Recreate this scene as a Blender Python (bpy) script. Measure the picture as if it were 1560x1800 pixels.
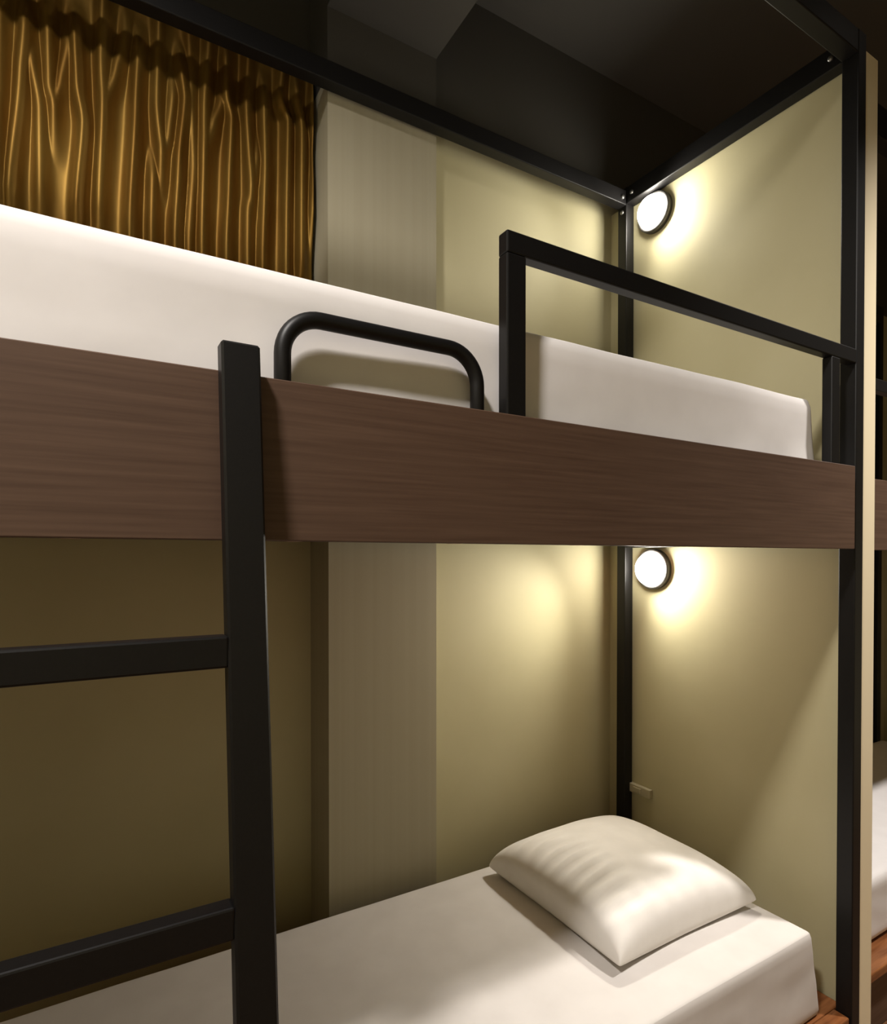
import bpy, bmesh, math, random
from mathutils import Vector, Matrix, noise

random.seed(7)
for o in list(bpy.data.objects):
    bpy.data.objects.remove(o, do_unlink=True)
scene = bpy.context.scene
COL = scene.collection

# ------------------------------------------------------------------ camera
H = 1.53                                   # eye height; all z below are written relative to the eye, then lifted by H
VPX, VPL, HORIZON, CX = 2570.0, 150.0, 980.0, 780.0     # vanishing points measured in the 1560 x 1800 frame
F = math.sqrt((VPX - CX) * (CX - VPL))
PITCH = math.radians(-0.6)
yaw = -math.atan2(CX - VPL, F)
cam_d = bpy.data.cameras.new('camera')
cam_d.sensor_fit = 'HORIZONTAL'
cam_d.sensor_width = 36.0
cam_d.lens = 36.0 * F / 1560.0
cam_d.shift_y = (HORIZON - F * math.tan(PITCH) - 900.0) / 1560.0
cam_d.clip_start = 0.02
cam = bpy.data.objects.new('camera', cam_d)
cam.location = (0, 0, H)
cam.rotation_euler = (math.pi / 2 + PITCH, 0, yaw)
COL.objects.link(cam)
scene.camera = cam

# ------------------------------------------------------------------ world, exposure
w = bpy.data.worlds.new('room_ambient')
scene.world = w
w.use_nodes = True
w.node_tree.nodes['Background'].inputs[0].default_value = (1.0, 0.86, 0.66, 1)
w.node_tree.nodes['Background'].inputs[1].default_value = 0.05
scene.view_settings.view_transform = 'Standard'
scene.view_settings.look = 'None'
scene.view_settings.gamma = 1.0
scene.view_settings.use_curve_mapping = False
scene.view_settings.exposure = 0.1

LAMP_EMIT = 48.0           # glass of the bunk wall lamps
LAMP_BEAM = 21.0           # their beam along the bunk
LAMP_WASH = 13.0           # their wash over the head wall
DOWN_A = 335.0             # ceiling downlight over the ladder
DOWN_B = 400.0              # ceiling downlight by the partition


# ------------------------------------------------------------------ pixel to place (directions only)
A = Vector(((VPX - CX), F)).normalized()
B = Vector(((VPL - CX), F)).normalized()


def on_y(px, py, y):
    r = (px - CX) / F
    d = Vector((r * A.x + A.y, r * B.x + B.y, (HORIZON - py) / F))
    return d * (y / d.y)


# ------------------------------------------------------------------ materials
def mat(name, base, rough=0.6, metallic=0.0, spec=0.5, setup=None):
    m = bpy.data.materials.new(name)
    m.use_nodes = True
    b = m.node_tree.nodes['Principled BSDF']
    b.inputs['Base Color'].default_value = (*base, 1)
    b.inputs['Roughness'].default_value = rough
    b.inputs['Metallic'].default_value = metallic
    b.inputs['Specular IOR Level'].default_value = spec
    if setup:
        setup(m.node_tree, b)
    return m


def noise_mix(nt, b, c1, c2, scale, detail=4, mapping=(1, 1, 1), bump=0.0, bump_dist=0.002, lo=0.35, hi=0.65):
    tc = nt.nodes.new('ShaderNodeTexCoord')
    mp = nt.nodes.new('ShaderNodeMapping')
    mp.inputs['Scale'].default_value = mapping
    n = nt.nodes.new('ShaderNodeTexNoise')
    n.inputs['Scale'].default_value = scale
    n.inputs['Detail'].default_value = detail
    r = nt.nodes.new('ShaderNodeValToRGB')
    r.color_ramp.elements[0].color = (*c1, 1)
    r.color_ramp.elements[1].color = (*c2, 1)
    r.color_ramp.elements[0].position = lo
    r.color_ramp.elements[1].position = hi
    nt.links.new(tc.outputs['Object'], mp.inputs[0])
    nt.links.new(mp.outputs[0], n.inputs['Vector'])
    nt.links.new(n.outputs['Fac'], r.inputs[0])
    nt.links.new(r.outputs[0], b.inputs['Base Color'])
    if bump:
        bp = nt.nodes.new('ShaderNodeBump')
        bp.inputs['Strength'].default_value = bump
        bp.inputs['Distance'].default_value = bump_dist
        nt.links.new(n.outputs['Fac'], bp.inputs['Height'])
        nt.links.new(bp.outputs[0], b.inputs['Normal'])


M = {}
M['wall'] = mat('olive_wall_paint', (0.40, 0.355, 0.215), 0.65, spec=0.3,
                setup=lambda nt, b: noise_mix(nt, b, (0.465, 0.420, 0.255), (0.495, 0.450, 0.280), 3.0, bump=0.08))
M['pilaster'] = mat('greige_wallpaper', (0.44, 0.40, 0.30), 0.7, spec=0.3,
                    setup=lambda nt, b: noise_mix(nt, b, (0.365, 0.330, 0.235), (0.38, 0.345, 0.248), 60, 2, (1, 1, 0.004)))
M['trim'] = mat('cream_edge_paint', (0.84, 0.73, 0.51), 0.5, spec=0.4)
M['ceiling'] = mat('dark_grey_ceiling_paint', (0.072, 0.067, 0.060), 0.6, spec=0.3)
M['dark'] = mat('charcoal_ceiling_paint', (0.062, 0.058, 0.052), 0.55, spec=0.3)
M['frame'] = mat('black_powder_coat', (0.0085, 0.008, 0.008), 0.45, spec=0.3,
                 setup=lambda nt, b: noise_mix(nt, b, (0.0045, 0.004, 0.004), (0.006, 0.0055, 0.0055), 300, 2, bump=0.05, bump_dist=0.0005))
M['board'] = mat('dark_walnut_laminate', (0.08, 0.045, 0.03), 0.5, spec=0.35,
                 setup=lambda nt, b: noise_mix(nt, b, (0.082, 0.046, 0.030), (0.122, 0.072, 0.048), 14, 6, (0.25, 3, 9), bump=0.06, bump_dist=0.001, lo=0.3, hi=0.7))
M['sheet'] = mat('white_cotton_sheet', (0.80, 0.765, 0.745), 0.85, spec=0.2,
                 setup=lambda nt, b: noise_mix(nt, b, (0.78, 0.75, 0.74), (0.82, 0.79, 0.78), 9, 5, bump=0.12, bump_dist=0.006))
M['sheet_dimmed'] = mat('dimmed_white_cotton_sheet', (0.66, 0.62, 0.58), 0.85, spec=0.2,  # white sheet darkened in colour to offset excess downlight on the lower bed
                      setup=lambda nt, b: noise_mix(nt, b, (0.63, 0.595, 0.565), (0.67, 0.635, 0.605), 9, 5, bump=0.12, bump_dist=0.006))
M['pillow'] = mat('white_cotton_pillowcase', (0.80, 0.76, 0.72), 0.85, spec=0.2,
                  setup=lambda nt, b: noise_mix(nt, b, (0.78, 0.745, 0.70), (0.82, 0.785, 0.74), 14, 5, bump=0.1, bump_dist=0.005))
M['deck'] = mat('pale_plywood', (0.45, 0.30, 0.22), 0.6,
                setup=lambda nt, b: noise_mix(nt, b, (0.40, 0.26, 0.19), (0.50, 0.34, 0.25), 12, 4, (0.3, 4, 4)))
M['platform'] = mat('glossy_orange_wood', (0.22, 0.08, 0.025), 0.25,
                    setup=lambda nt, b: noise_mix(nt, b, (0.14, 0.045, 0.014), (0.30, 0.115, 0.04), 10, 5, (0.4, 5, 5)))
M['floor'] = mat('brown_floor_laminate', (0.16, 0.075, 0.035), 0.4,
                 setup=lambda nt, b: noise_mix(nt, b, (0.12, 0.055, 0.025), (0.20, 0.095, 0.045), 8, 5, (0.4, 5, 1)))
M['socket'] = mat('beige_socket_plastic', (0.42, 0.375, 0.25), 0.4)
M['bolt'] = mat('zinc_bolt', (0.22, 0.215, 0.20), 0.4, metallic=0.9)
M['lampring'] = mat('dark_grey_lamp_metal', (0.055, 0.052, 0.048), 0.4, metallic=0.2)
M['curtain'] = mat('bronze_satin_curtain', (0.20, 0.10, 0.018), 0.54, metallic=0.72, spec=0.4,
                   setup=lambda nt, b: noise_mix(nt, b, (0.140, 0.066, 0.007), (0.215, 0.124, 0.023), 18, 4, (1, 1, 0.15)))


def emit(name, col, s):
    m = bpy.data.materials.new(name)
    m.use_nodes = True
    nt = m.node_tree
    nt.nodes.clear()
    e = nt.nodes.new('ShaderNodeEmission')
    e.inputs[0].default_value = (*col, 1)
    e.inputs[1].default_value = s
    out = nt.nodes.new('ShaderNodeOutputMaterial')
    nt.links.new(e.outputs[0], out.inputs[0])
    return m


M['glow'] = emit('lit_opal_glass', (1.0, 0.95, 0.84), LAMP_EMIT)
M['spotglow'] = emit('lit_downlight_lens', (1.0, 0.90, 0.78), 8.0)


# ------------------------------------------------------------------ mesh helpers
def tag(o, label=None, cat=None, group=None, kind=None):
    for k, v in (('label', label), ('category', cat), ('group', group), ('kind', kind)):
        if v:
            o[k] = v
    return o


def root_of(p):
    while p.parent:
        p = p.parent
    return p


def link(name, me, m, parent=None, smooth=False):
    """mesh data is in world metres; children are stored relative to their thing's empty"""
    me.materials.append(m)
    if smooth:
        for p in me.polygons:
            p.use_smooth = True
    o = bpy.data.objects.new(name, me)
    COL.objects.link(o)
    if parent:
        me.transform(Matrix.Translation(-root_of(parent).location))
        o.parent = parent
    else:
        c = Vector((0, 0, 0))
        xs = [v.co for v in me.vertices]
        c.x = (min(v.x for v in xs) + max(v.x for v in xs)) / 2
        c.y = (min(v.y for v in xs) + max(v.y for v in xs)) / 2
        c.z = min(v.z for v in xs)
        me.transform(Matrix.Translation(-c))
        o.location = c
    return o


def empty(name, loc, label, cat, group=None):
    o = bpy.data.objects.new(name, None)
    o.location = loc
    o.empty_display_size = 0.1
    COL.objects.link(o)
    return tag(o, label, cat, group)


def mesh_of(bm, name):
    me = bpy.data.meshes.new(name)
    bm.normal_update()
    bm.to_mesh(me)
    bm.free()
    return me


def box_bm(x0, x1, y0, y1, z0, z1, bevel=0.0, seg=2):
    """z relative to the eye"""
    bm = bmesh.new()
    bmesh.ops.create_cube(bm, size=1)
    for v in bm.verts:
        v.co = Vector((x0 + (v.co.x + .5) * (x1 - x0), y0 + (v.co.y + .5) * (y1 - y0), H + z0 + (v.co.z + .5) * (z1 - z0)))
    if bevel:
        bmesh.ops.bevel(bm, geom=bm.edges[:], offset=bevel, segments=seg, affect='EDGES', profile=0.5)
    return bm


def box(name, x0, x1, y0, y1, z0, z1, m, parent=None, bevel=0.0, seg=2):
    return link(name, mesh_of(box_bm(x0, x1, y0, y1, z0, z1, bevel, seg), name), m, parent)


def struct(name, *a, **k):
    o = box(name, *a, **k)
    o['kind'] = 'structure'
    return o


def tube(name, pts, r, m, parent=None, n=16):
    bm = bmesh.new()
    rings = []
    up = Vector((0, 1, 0))
    for i, p in enumerate(pts):
        a = pts[max(i - 1, 0)]
        b = pts[min(i + 1, len(pts) - 1)]
        t = (b - a).normalized()
        s = t.cross(up).normalized()
        u = s.cross(t).normalized()
        rings.append([bm.verts.new(p + s * (r * math.cos(2 * math.pi * k / n)) + u * (r * math.sin(2 * math.pi * k / n))) for k in range(n)])
    for a, b in zip(rings, rings[1:]):
        for k in range(n):
            bm.faces.new((a[k], a[(k + 1) % n], b[(k + 1) % n], b[k]))
    bm.faces.new(rings[0][::-1])
    bm.faces.new(rings[-1])
    bmesh.ops.recalc_face_normals(bm, faces=bm.faces[:])
    return link(name, mesh_of(bm, name), m, parent, smooth=True)


def lathe(name, prof, origin, axis, m, parent=None, n=40):
    """profile of (radius, distance along axis)"""
    axis = Vector(axis).normalized()
    s = axis.orthogonal().normalized()
    u = axis.cross(s)
    bm = bmesh.new()
    rings = []
    for r, d in prof:
        c = Vector(origin) + axis * d
        if r < 1e-6:
            rings.append([bm.verts.new(c)])
        else:
            rings.append([bm.verts.new(c + s * (r * math.cos(2 * math.pi * k / n)) + u * (r * math.sin(2 * math.pi * k / n))) for k in range(n)])
    for a, b in zip(rings, rings[1:]):
        for k in range(n):
            k2 = (k + 1) % n
            if len(a) == 1:
                bm.faces.new((a[0], b[k], b[k2]))
            elif len(b) == 1:
                bm.faces.new((a[k], a[k2], b[0]))
            else:
                bm.faces.new((a[k], a[k2], b[k2], b[k]))
    bmesh.ops.recalc_face_normals(bm, faces=bm.faces[:])
    return link(name, mesh_of(bm, name), m, parent, smooth=True)


# ------------------------------------------------------------------ key measures (m, z relative to eye)
XW = 1.955                     # face of the partition at the bed's head
WALL_T = 0.072
YW = 1.88                      # back wall right of the pilaster
YP = 1.81                      # pilaster front
YN = 1.985                     # back wall of the window niche
XL0, XL1 = 0.655, 1.045        # pilaster sides
ZTOP = 1.50                    # top of the light paint
ZC = 2.05                      # ceiling
ZF = -H                        # floor
XMIN, XMAX, YMIN = -1.9, 4.4, -1.75

# ------------------------------------------------------------------ room
struct('floor', XMIN - .1, XMAX + .1, YMIN - .1, YN + .1, ZF - .1, ZF, M['floor'])
struct('ceiling', XMIN - .1, XMAX + .1, YMIN - .1, YN + .1, ZC, ZC + .1, M['ceiling'])
struct('wall_back', XL1, XMAX, YW, YN + .1, ZF, ZTOP + .03, M['wall'])
struct('wall_back_upper', XL1, XMAX, YW, YN + .1, ZTOP + .03, ZC, M['dark'])
struct('wall_niche', XMIN, XL0, YN, YN + .1, ZF, ZTOP, M['wall'])
struct('wall_niche_upper', XMIN, XL0, YN, YN + .1, ZTOP, ZC, M['dark'])
struct('trim_1', XL0, XL1, YP, YN + .1, ZF, ZTOP, M['pilaster'])
struct('trim_2', XL0, XL1, YP, YN + .1, ZTOP, 1.71, M['dark'])
struct('trim_3', XL0, XL1, YMIN, YN + .1, 1.71, ZC, M['dark'])            # ceiling beam that carries the pilaster on
pw = struct('wall_head', XW, XW + WALL_T, 0.910, YW, ZF, ZTOP - .03, M['wall'])
struct('trim_4', XW + .002, XW + WALL_T, 0.895, 0.910, ZF, ZTOP - .03, M['trim'])
struct('wall_left', XMIN - .1, XMIN, YMIN - .1, YN + .1, ZF, ZC, M['wall'])
struct('wall_right', XMAX, XMAX + .1, YMIN - .1, YN + .1, ZF, ZC, M['wall'])
struct('wall_front', XMIN, XMAX, YMIN - .1, YMIN, ZF, ZC, M['wall'])


# ------------------------------------------------------------------ ceiling downlights (over the aisle, above the picture)
def downlight(x, y, energy, size, blend, soft, label):
    e = empty('ceiling_downlight', (x, y, H + ZC), label, 'downlight', 'aisle downlights')
    k = soft / 0.042
    lathe('trim_ring', [(0.042 * k, 0.0), (0.058 * k, 0.0), (0.058 * k, 0.006), (0.044 * k, 0.012), (0.042 * k, 0.006)], (x, y, H + ZC), (0, 0, -1), M['lampring'], e)
    lathe('lens', [(0.042 * k, 0.002), (0.02 * k, 0.004), (0.0, 0.005)], (x, y, H + ZC), (0, 0, -1), M['spotglow'], e)
    d = bpy.data.lights.new('downlight_beam', 'SPOT')
    d.energy = energy
    d.color = (1.0, 0.94, 0.88)
    d.spot_size = math.radians(size)
    d.spot_blend = blend
    d.shadow_soft_size = soft
    o = bpy.data.objects.new('downlight_beam', d)
    COL.objects.link(o)
    o.parent = e
    o.location = (0, 0, -0.03)
    return e


downlight(-0.65, 0.17, DOWN_A, 165, 0.5, 0.13, 'round recessed ceiling downlight in the aisle above the ladder')
downlight(2.56, 0.22, DOWN_B, 98, 1.0, 0.06, 'round recessed ceiling downlight in the aisle beyond the partition edge')


# ------------------------------------------------------------------ the bunk bed
def stile_bm(x0, x1, y_at, depth, z0, z1):
    bm = box_bm(x0, x1, 0, depth, z0, z1, 0.003, 1)
    for v in bm.verts:
        v.co.y += y_at(v.co.z - H)
    return bm


PX0, PX1 = 1.905, 1.95         # head posts
FX0, FX1 = -0.47, -0.425       # foot posts
PY0, PY1 = 0.89, 0.935         # front posts
RY0, RY1 = 1.75, 1.795         # rear posts
ZB0, ZB1 = 1.442, 1.508        # top beams

bed = empty('bunk_bed', ((PX1 + FX0) / 2, (PY0 + RY1) / 2, 0), 'black steel bunk bed with brown side board, guard rail and ladder', 'bunk bed')
for (x0, x1) in ((PX0, PX1), (FX0, FX1)):
    for (y0, y1) in ((PY0, PY1), (RY0, RY1)):
        box('post', x0, x1, y0, y1, ZF, ZB1 + .002, M['frame'], bed, 0.003)
# top rails
box('top_rail', FX1, PX0, PY0, PY1, ZB0, ZB1, M['frame'], bed, 0.003)
box('top_rail', FX1, PX0, RY0, RY1, ZB0 - .006, ZB1 - .012, M['frame'], bed, 0.003)
r1 = box('top_rail', PX0, PX1, PY1, RY0, ZB0, ZB1, M['frame'], bed, 0.003)
box('top_rail', FX0, FX1, PY1, RY0, ZB0, ZB1, M['frame'], bed, 0.003)
for (x, y, z, ax) in ((PX0, 0.965, 1.475, (-1, 0, 0)), (PX0, 1.722, 1.475, (-1, 0, 0)), (PX0 - .022, RY0, 1.462, (0, -1, 0)), (PX0, 1.772, 1.415, (-1, 0, 0))):
    lathe('bolt', [(0.0085, 0.0), (0.0085, 0.003), (0.006, 0.006), (0, 0.007)], (x, y, H + z), ax, M['bolt'], bed, 16)
# upper bed carcass
box('side_board', FX0 + .03, 1.856, 0.868, 0.889, 0.024, 0.256, M['board'], bed, 0.0015, 1)
box('rear_rail', FX1, PX0, RY0, RY1, 0.048, 0.098, M['frame'], bed, 0.003)
box('end_rail', PX0, PX1, PY1, RY0, 0.040, 0.100, M['frame'], bed, 0.003)
box('end_rail', FX0, FX1, PY1, RY0, 0.040, 0.100, M['frame'], bed, 0.003)
box('deck', FX1, PX0, 0.922, RY0, 0.053, 0.065, M['deck'], bed)
for i in range(4):
    x = -0.05 + i * 0.55
    box('deck_bearer', x, x + .04, 0.922, RY0, 0.046, 0.053, M['deck'], bed)
# guard rail
gr = box('guard_rail', 0.663, PX0, 0.890, 0.918, 0.557, 0.598, M['frame'], bed, 0.003)
box('guard_post', 0.663, 0.707, 0.890, 0.918, 0.050, 0.557, M['frame'], gr, 0.003)
box('guard_post', 1.776, 1.818, 0.890, 0.918, 0.050, 0.557, M['frame'], gr, 0.003)
# grab handle
hx0, hx1, hz, hr, hy = 0.256, 0.607, 0.366, 0.060, 0.905
pts = [Vector((hx0, hy, H + 0.08))]
for k in range(13):
    a = math.pi - k / 12 * math.pi / 2
    pts.append(Vector((hx0 + hr + hr * math.cos(a), hy, H + hz - hr + hr * math.sin(a))))
for k in range(13):
    a = math.pi / 2 - k / 12 * math.pi / 2
    pts.append(Vector((hx1 - hr + hr * math.cos(a), hy, H + hz - hr + hr * math.sin(a))))
pts.append(Vector((hx1, hy, H + 0.08)))
tube('grab_handle', pts, 0.0128, M['frame'], bed, 20)
# ladder, leaning against the board
y_at = lambda z: 0.838 - (0.285 - z) * 0.097
lad = link('ladder', mesh_of(stile_bm(0.156, 0.207, y_at, 0.029, ZF, 0.289), 'ladder'), M['frame'], bed)
link('ladder_stile', mesh_of(stile_bm(-0.345, -0.294, y_at, 0.029, ZF, 0.289), 'ladder_stile'), M['frame'], lad)
for zt in (-0.100, -0.432, -0.764, -1.096):
    y = y_at(zt)
    box('rung', -0.294, 0.157, y - .0, y + .028, zt - .041, zt, M['frame'], lad, 0.003)
box('light_block_panel', FX0 + .012, FX0 + .030, PY1, RY0, -1.30, 0.039, M['board'], bed, 0.0015, 1)  # unseen panel added to stop downlight leaking past the foot of the bed
# lower bed base: low wooden platform
box('platform_top', FX0 + .05, XW - .008, 0.90 + .04, RY0 - .002, -1.370, -1.340, M['platform'], bed, 0.004)
box('platform_front', FX0 + .05, PX0 - .002, 0.895, 0.938, ZF, -1.337, M['platform'], bed, 0.004)


# ------------------------------------------------------------------ mattresses
def mattress(name, x0, x1, y0, y1, z0, z1, r, label, group, seed, taper=0.05, sag=0.004, m='sheet'):
    nx, ny, nz = 120, 44, 14
    bm = bmesh.new()
    cx, cy, cz = (x0 + x1) / 2, (y0 + y1) / 2, (z0 + z1) / 2
    hx, hy, hz = (x1 - x0) / 2, (y1 - y0) / 2, (z1 - z0) / 2
    cache = {}

    def vert(i, j, k):
        key = (i, j, k)
        if key in cache:
            return cache[key]
        # cluster rows toward the edges so the rounded rim is smooth
        e = lambda t: math.sin((t - .5) * math.pi) * .5 + .5
        p = Vector(((e(i / nx) * 2 - 1) * hx, (e(j / ny) * 2 - 1) * hy, (k / nz * 2 - 1) * hz))
        q = Vector((max(-hx + r, min(hx - r, p.x)), max(-hy + r, min(hy - r, p.y)), max(-hz + r, min(hz - r, p.z))))
        d = p - q
        if d.length > 1e-9:
            p = q + d.normalized() * r if sum(abs(c) > 1e-9 for c in d) > 1 else p
        t = (p.z + hz) / (2 * hz)
        p.x += (1 - t) * taper * (max(0, p.x / hx) ** 6)            # the tucked head end slopes
        n = noise.noise(Vector((p.x * 2.3 + seed, p.y * 3.1, p.z * 4.0)))
        n2 = noise.noise(Vector((p.x * 6 + seed, p.y * 6, p.z * 16.0)))
        edge_y = abs(p.y) / hy
        if edge_y > .93:
            p.y += (1 if p.y > 0 else -1) * (0.004 * n + 0.0035 * n2) * math.sin(math.pi * min(1, max(0, t)))
        if t > .6:
            p.z += sag * n + 0.0015 * n2
        v = bm.verts.new((cx + p.x, cy + p.y, H + cz + p.z))
        cache[key] = v
        return v

    def quad(a, b, c, d):
        bm.faces.new((vert(*a), vert(*b), vert(*c), vert(*d)))

    for i in range(nx):
        for j in range(ny):
            quad((i, j, nz), (i + 1, j, nz), (i + 1, j + 1, nz), (i, j + 1, nz))
            quad((i, j, 0), (i, j + 1, 0), (i + 1, j + 1, 0), (i + 1, j, 0))
    for i in range(nx):
        for k in range(nz):
            quad((i, 0, k), (i + 1, 0, k), (i + 1, 0, k + 1), (i, 0, k + 1))
            quad((i, ny, k), (i, ny, k + 1), (i + 1, ny, k + 1), (i + 1, ny, k))
    for j in range(ny):
        for k in range(nz):
            quad((0, j, k), (0, j, k + 1), (0, j + 1, k + 1), (0, j + 1, k))
            quad((nx, j, k), (nx, j + 1, k), (nx, j + 1, k + 1), (nx, j, k + 1))
    bmesh.ops.recalc_face_normals(bm, faces=bm.faces[:])
    o = link(name, mesh_of(bm, name), M[m], None, smooth=True)
    return tag(o, label, 'mattress', group)


mattress('mattress', FX1 + .02, 1.760, 0.932, 1.735, 0.067, 0.447, 0.022,
         'thick white sheeted mattress on the upper bunk behind brown board', None, 1.0, 0.055, 0.002)
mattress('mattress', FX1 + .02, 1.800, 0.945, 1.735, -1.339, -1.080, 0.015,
         'white sheeted mattress on the lower bunk under the pillow', None, 5.0, 0.05, 0.003, 'sheet_dimmed')


# ------------------------------------------------------------------ pillow
def pillow(cx, cy, zb, hx, hy, th, rot, label):
    n = 64
    bm = bmesh.new()
    c, s = math.cos(rot), math.sin(rot)

    def p(u, v, side):
        # outline: corners stay out, edges draw in a little
        ex = 1 - 0.055 * (1 - v * v) ** 1.0
        ey = 1 - 0.055 * (1 - u * u) ** 1.0
        x, y = u * hx * ex, v * hy * ey
        prof = max(0.0, (1 - abs(u) ** 2.6)) ** 0.32 * max(0.0, (1 - abs(v) ** 2.6)) ** 0.32
        seam = 0.045 - 0.015 * (abs(u) * abs(v)) ** 3
        if side > 0:
            z = seam + prof * (th - seam)
            m = prof * (1 - prof) * 4
            z += 0.006 * noise.noise(Vector((x * 7, y * 7, 3))) * prof
            # gathers run in from the seam on the foot side
            g = max(0.0, 1 - abs(u + 0.62) / 0.42) * max(0.0, 1 - v * v)
            z += 0.0095 * g * math.sin(y * 118 + 3 * noise.noise(Vector((y * 9, x * 5, 0))))
            g2 = max(0.0, 1 - abs(v + 0.80) / 0.2) * max(0.0, 1 - u * u)
            z += 0.003 * g2 * math.sin(x * 90)
        else:
            z = seam * (1 - min(1, prof * 1.9))
        return Vector((cx + c * x - s * y, cy + s * x + c * y, H + zb + z))

    e = lambda i: math.sin((i / n - .5) * math.pi)
    top = [[bm.verts.new(p(e(i), e(j), 1)) for j in range(n + 1)] for i in range(n + 1)]
    bot = [[top[i][j] if i in (0, n) or j in (0, n) else bm.verts.new(p(e(i), e(j), -1)) for j in range(n + 1)] for i in range(n + 1)]
    for i in range(n):
        for j in range(n):
            bm.faces.new((top[i][j], top[i + 1][j], top[i + 1][j + 1], top[i][j + 1]))
            bm.faces.new((bot[i][j], bot[i][j + 1], bot[i + 1][j + 1], bot[i + 1][j]))
    bmesh.ops.recalc_face_normals(bm, faces=bm.faces[:])
    o = link('pillow', mesh_of(bm, 'pillow'), M['pillow'], None, smooth=True)
    return tag(o, label, 'pillow')


pillow(1.470, 1.386, -1.078, 0.294, 0.292, 0.160, 0.0, 'plump white pillow with gathered seam lying on the lower mattress')


# ------------------------------------------------------------------ wall lamps
def wall_lamp(y, z, rr, beam, wash, tilt, label):
    e = empty('wall_lamp', (XW, y, H + z), label, 'wall lamp', 'bunk wall lamps')
    o = (XW, y, H + z)
    ax = (-1, 0, 0)
    lathe('base_ring', [(0.0, 0.0), (rr, 0.0), (rr, 0.020), (rr - .003, 0.024), (rr - .010, 0.024), (rr - .012, 0.020), (rr - .012, 0.004), (0.0, 0.004)], o, ax, M['lampring'], e, 48)
    prof = [(rr - .014, 0.005), (rr - .014, 0.026)]
    for k in range(1, 13):
        a = k / 12 * math.pi / 2
        prof.append(((rr - .014) * math.cos(a) if k < 12 else 0.0, 0.026 + 0.046 * math.sin(a)))
    lathe('glass_dome', prof, o, ax, M['glow'], e, 48)
    for nm, pw, size, bl, dr in (('lamp_beam', beam, 118, 1.0, (-1, -0.05, tilt)), ('lamp_wash', LAMP_WASH * wash, 160, 0.8, (0.15, -0.85, -0.45))):
        d = bpy.data.lights.new(nm, 'SPOT')
        d.energy = pw
        d.color = (1.0, 0.95, 0.84)
        d.spot_size = math.radians(size)
        d.spot_blend = bl
        d.shadow_soft_size = 0.03
        b = bpy.data.objects.new(nm, d)
        COL.objects.link(b)
        b.parent = e
        b.location = (-0.105, 0, 0)
        b.rotation_euler = Vector(dr).to_track_quat('-Z', 'Y').to_euler()
    return e


wall_lamp(1.640, 1.364, 0.076, LAMP_BEAM * 0.50, 0.75, -0.28, 'lit round wall lamp under the top rail above the upper bunk')
wall_lamp(1.642, -0.046, 0.080, LAMP_BEAM * 1.25, 1.0, -0.50, 'lit round wall lamp under the upper bunk above the lower bed')

# small socket low on the head wall
s = empty('wall_socket', (XW, 1.71, H - 0.99), 'small beige socket plate on the head wall beside rear post', 'socket')
box('plate', XW - .020, XW, 1.648, 1.772, -0.968, -0.932, M['socket'], s, 0.003)
box('rocker', XW - .024, XW - .019, 1.690, 1.730, -0.960, -0.940, M['socket'], s, 0.0015)


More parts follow.
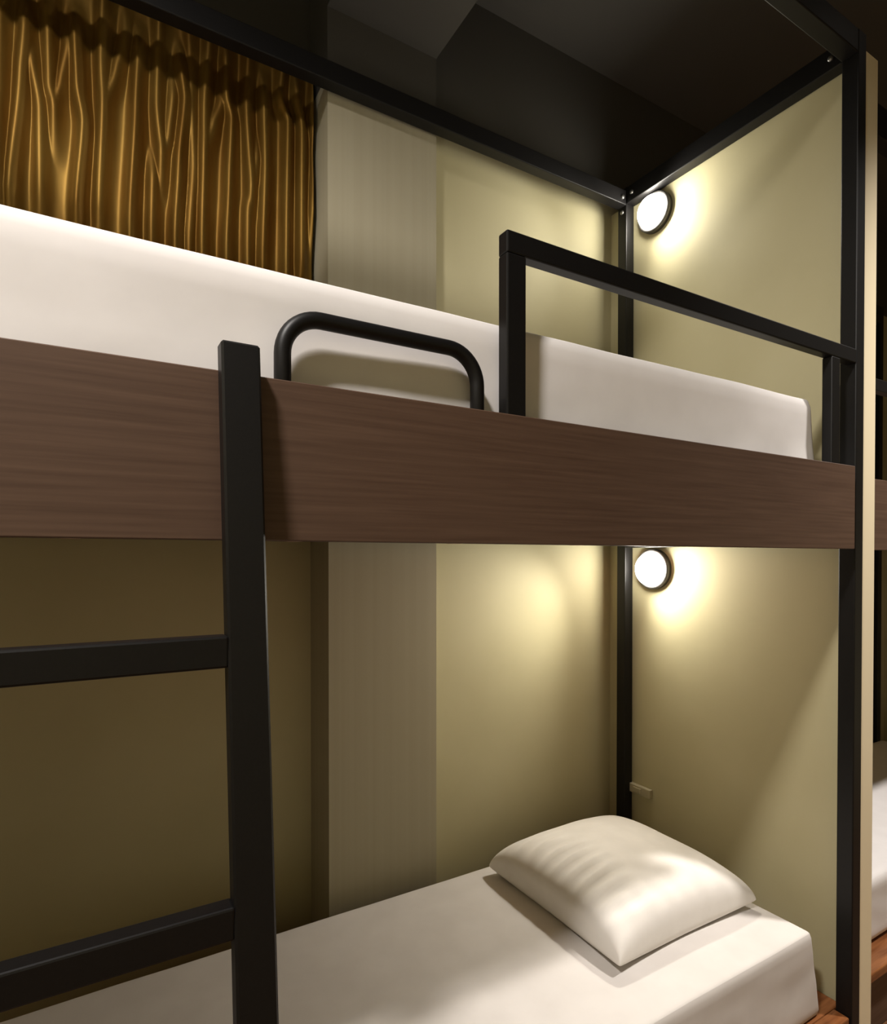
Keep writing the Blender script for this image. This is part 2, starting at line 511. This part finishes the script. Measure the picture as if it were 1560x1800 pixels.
# ------------------------------------------------------------------ curtain in the window niche
def curtain():
    folds = [
        ([(50, 60), (42, 150), (22, 340)], 1.0), ([(90, 10), (92, 170), (100, 200)], .8), ([(124, 95), (112, 160), (100, 200)], .7),
        ([(62, 120), (75, 200), (75, 340)], .7), ([(137, 75), (140, 170), (150, 230), (138, 370)], 1.2),
        ([(186, 5), (182, 120), (184, 200), (177, 370)], .9), ([(226, 75), (208, 140), (186, 200)], .7),
        ([(246, 105), (241, 200), (230, 400)], 1.1), ([(283, 40), (278, 200), (285, 285)], .9), ([(306, 180), (298, 255), (285, 285)], .7),
        ([(320, 140), (326, 190), (315, 300), (308, 420)], 1.1), ([(369, 80), (360, 200), (358, 300), (355, 430)], .9),
        ([(390, 195), (376, 230), (360, 275)], .7), ([(397, 120), (398, 190), (407, 220), (402, 330), (397, 440)], 1.1),
        ([(437, 105), (433, 200), (440, 340)], .9), ([(452, 285), (448, 320), (440, 342)], .6), ([(440, 345), (435, 380), (435, 450)], .7),
        ([(463, 185), (465, 300), (460, 460)], 1.0), ([(495, 125), (490, 190), (504, 225), (500, 470)], 1.1),
        ([(518, 175), (528, 240), (527, 470)], 1.1), ([(553, 150), (547, 210), (553, 280), (548, 380)], .9),
        ([(8, 20), (2, 340)], .8), ([(270, 320), (268, 410)], .8), ([(335, 60), (338, 130), (342, 300), (334, 425)], .6), ([(-30, 30), (-32, 340)], 1.0), ([(-95, 30), (-90, 340)], 1.0), ([(-170, 30), (-160, 340)], 1.0), ([(-260, 0), (-260, 340)], 1.0)]
    yc = 1.925
    paths = []
    for pl, amp in folds:
        paths.append(([(on_y(px, py, yc).x, on_y(px, py, yc).z) for px, py in pl], amp))
    paths = [(p, a) for p, a in paths]

    def fold_x(p, z):
        # z falls along the path
        if z >= p[0][1]:
            return p[0][0], max(0.0, 1 - (z - p[0][1]) / 0.10)
        for (xa, za), (xb, zb) in zip(p, p[1:]):
            if zb <= z <= za:
                t = (za - z) / max(1e-6, za - zb)
                t = t * t * (3 - 2 * t) * .5 + t * .5
                return xa + (xb - xa) * t, 1.0
        runs_on = p[-1][1] < 0.95 and len(p) > 0
        return p[-1][0], (1.0 if p[-1][1] < z_hem(p[-1][0]) + .14 else max(0.0, 1 - (p[-1][1] - z) / 0.16))

    def z_hem(x):
        # height at which the upper mattress hides the curtain
        return 0.80

    x0, x1, z0, z1 = -0.95, 0.640, 0.10, 1.58
    nx, nz = 470, 110
    xs = [x0 + (x1 - x0) * i / nx for i in range(nx + 1)]
    bm = bmesh.new()
    grid = []
    for k in range(nz + 1):
        z = z1 + (z0 - z1) * k / nz
        fx = [(*fold_x(p, z), a) for p, a in paths]
        row = []
        for x in xs:
            d = 0.0
            for cxx, st, a in fx:
                if st > 0:
                    q = x - cxx
                    if -0.04 < q < 0.10:
                        s_ = 0.0135 if q < 0 else 0.022
                        d = max(d, a * st * 0.032 * math.exp(-abs(q / s_) ** 2.0)) + 0.15 * min(d, a * st * 0.032 * math.exp(-abs(q / s_) ** 2.0))
            d += 0.004 * noise.noise(Vector((x * 14, z * 2.2, 0)))
            row.append(bm.verts.new((x, yc - d, H + z)))
        grid.append(row)
    for k in range(nz):
        for i in range(nx):
            bm.faces.new((grid[k][i], grid[k + 1][i], grid[k + 1][i + 1], grid[k][i + 1]))
    bmesh.ops.recalc_face_normals(bm, faces=bm.faces[:])
    o = link('curtain', mesh_of(bm, 'curtain'), M['curtain'], None, smooth=True)
    sol = o.modifiers.new('cloth_thickness', 'SOLIDIFY')
    sol.thickness = 0.002
    return tag(o, 'bronze brown satin curtain with gathered folds hanging behind upper bunk', 'curtain')


curtain()
tube('curtain_rod', [Vector((-1.2, 1.94, H + 1.60)), Vector((XL0, 1.94, H + 1.60))], 0.012, M['frame'])
tag(bpy.data.objects['curtain_rod'], 'thin black rod carrying the bronze curtain in the niche', 'curtain rod')

# ------------------------------------------------------------------ next bunk, glimpsed past the partition edge
nx0, nx1 = XW + WALL_T + .01, 4.15
nb = empty('bunk_bed', ((nx0 + nx1) / 2, 1.4, 0), 'second bunk bed with brown board glimpsed beyond the partition edge', 'bunk bed')
for y0 in (1.00, 1.79):
    box('post', nx1 - .045, nx1, y0, y0 + .045, ZF, ZB1, M['frame'], nb, 0.003)
    box('top_rail', nx0, nx1 - .045, y0, y0 + .045, ZB0 - .04, ZB1, M['frame'], nb, 0.003)
box('side_board', nx0, nx1, 0.978, 0.999, 0.024, 0.256, M['board'], nb, 0.0015, 1)
box('guard_rail', nx0, nx1 - .045, 1.00, 1.028, 0.557, 0.598, M['frame'], nb, 0.003)
box('deck', nx0, nx1 - .05, 1.03, 1.79, 0.050, 0.066, M['deck'], nb)
box('platform_top', nx0, nx1 - .05, 0.93, 1.79, -1.335, -1.305, M['platform'], nb, 0.004)
box('platform_front', nx0, nx1 - .05, 0.955, 0.985, ZF, -1.335, M['board'], nb, 0.004)
mattress('mattress', nx0 + .05, nx1 - .08, 1.00, 1.76, -1.304, -1.080, 0.030,
         'white mattress of the second bunk seen beyond the partition edge', None, 9.0, 0.02, 0.002)
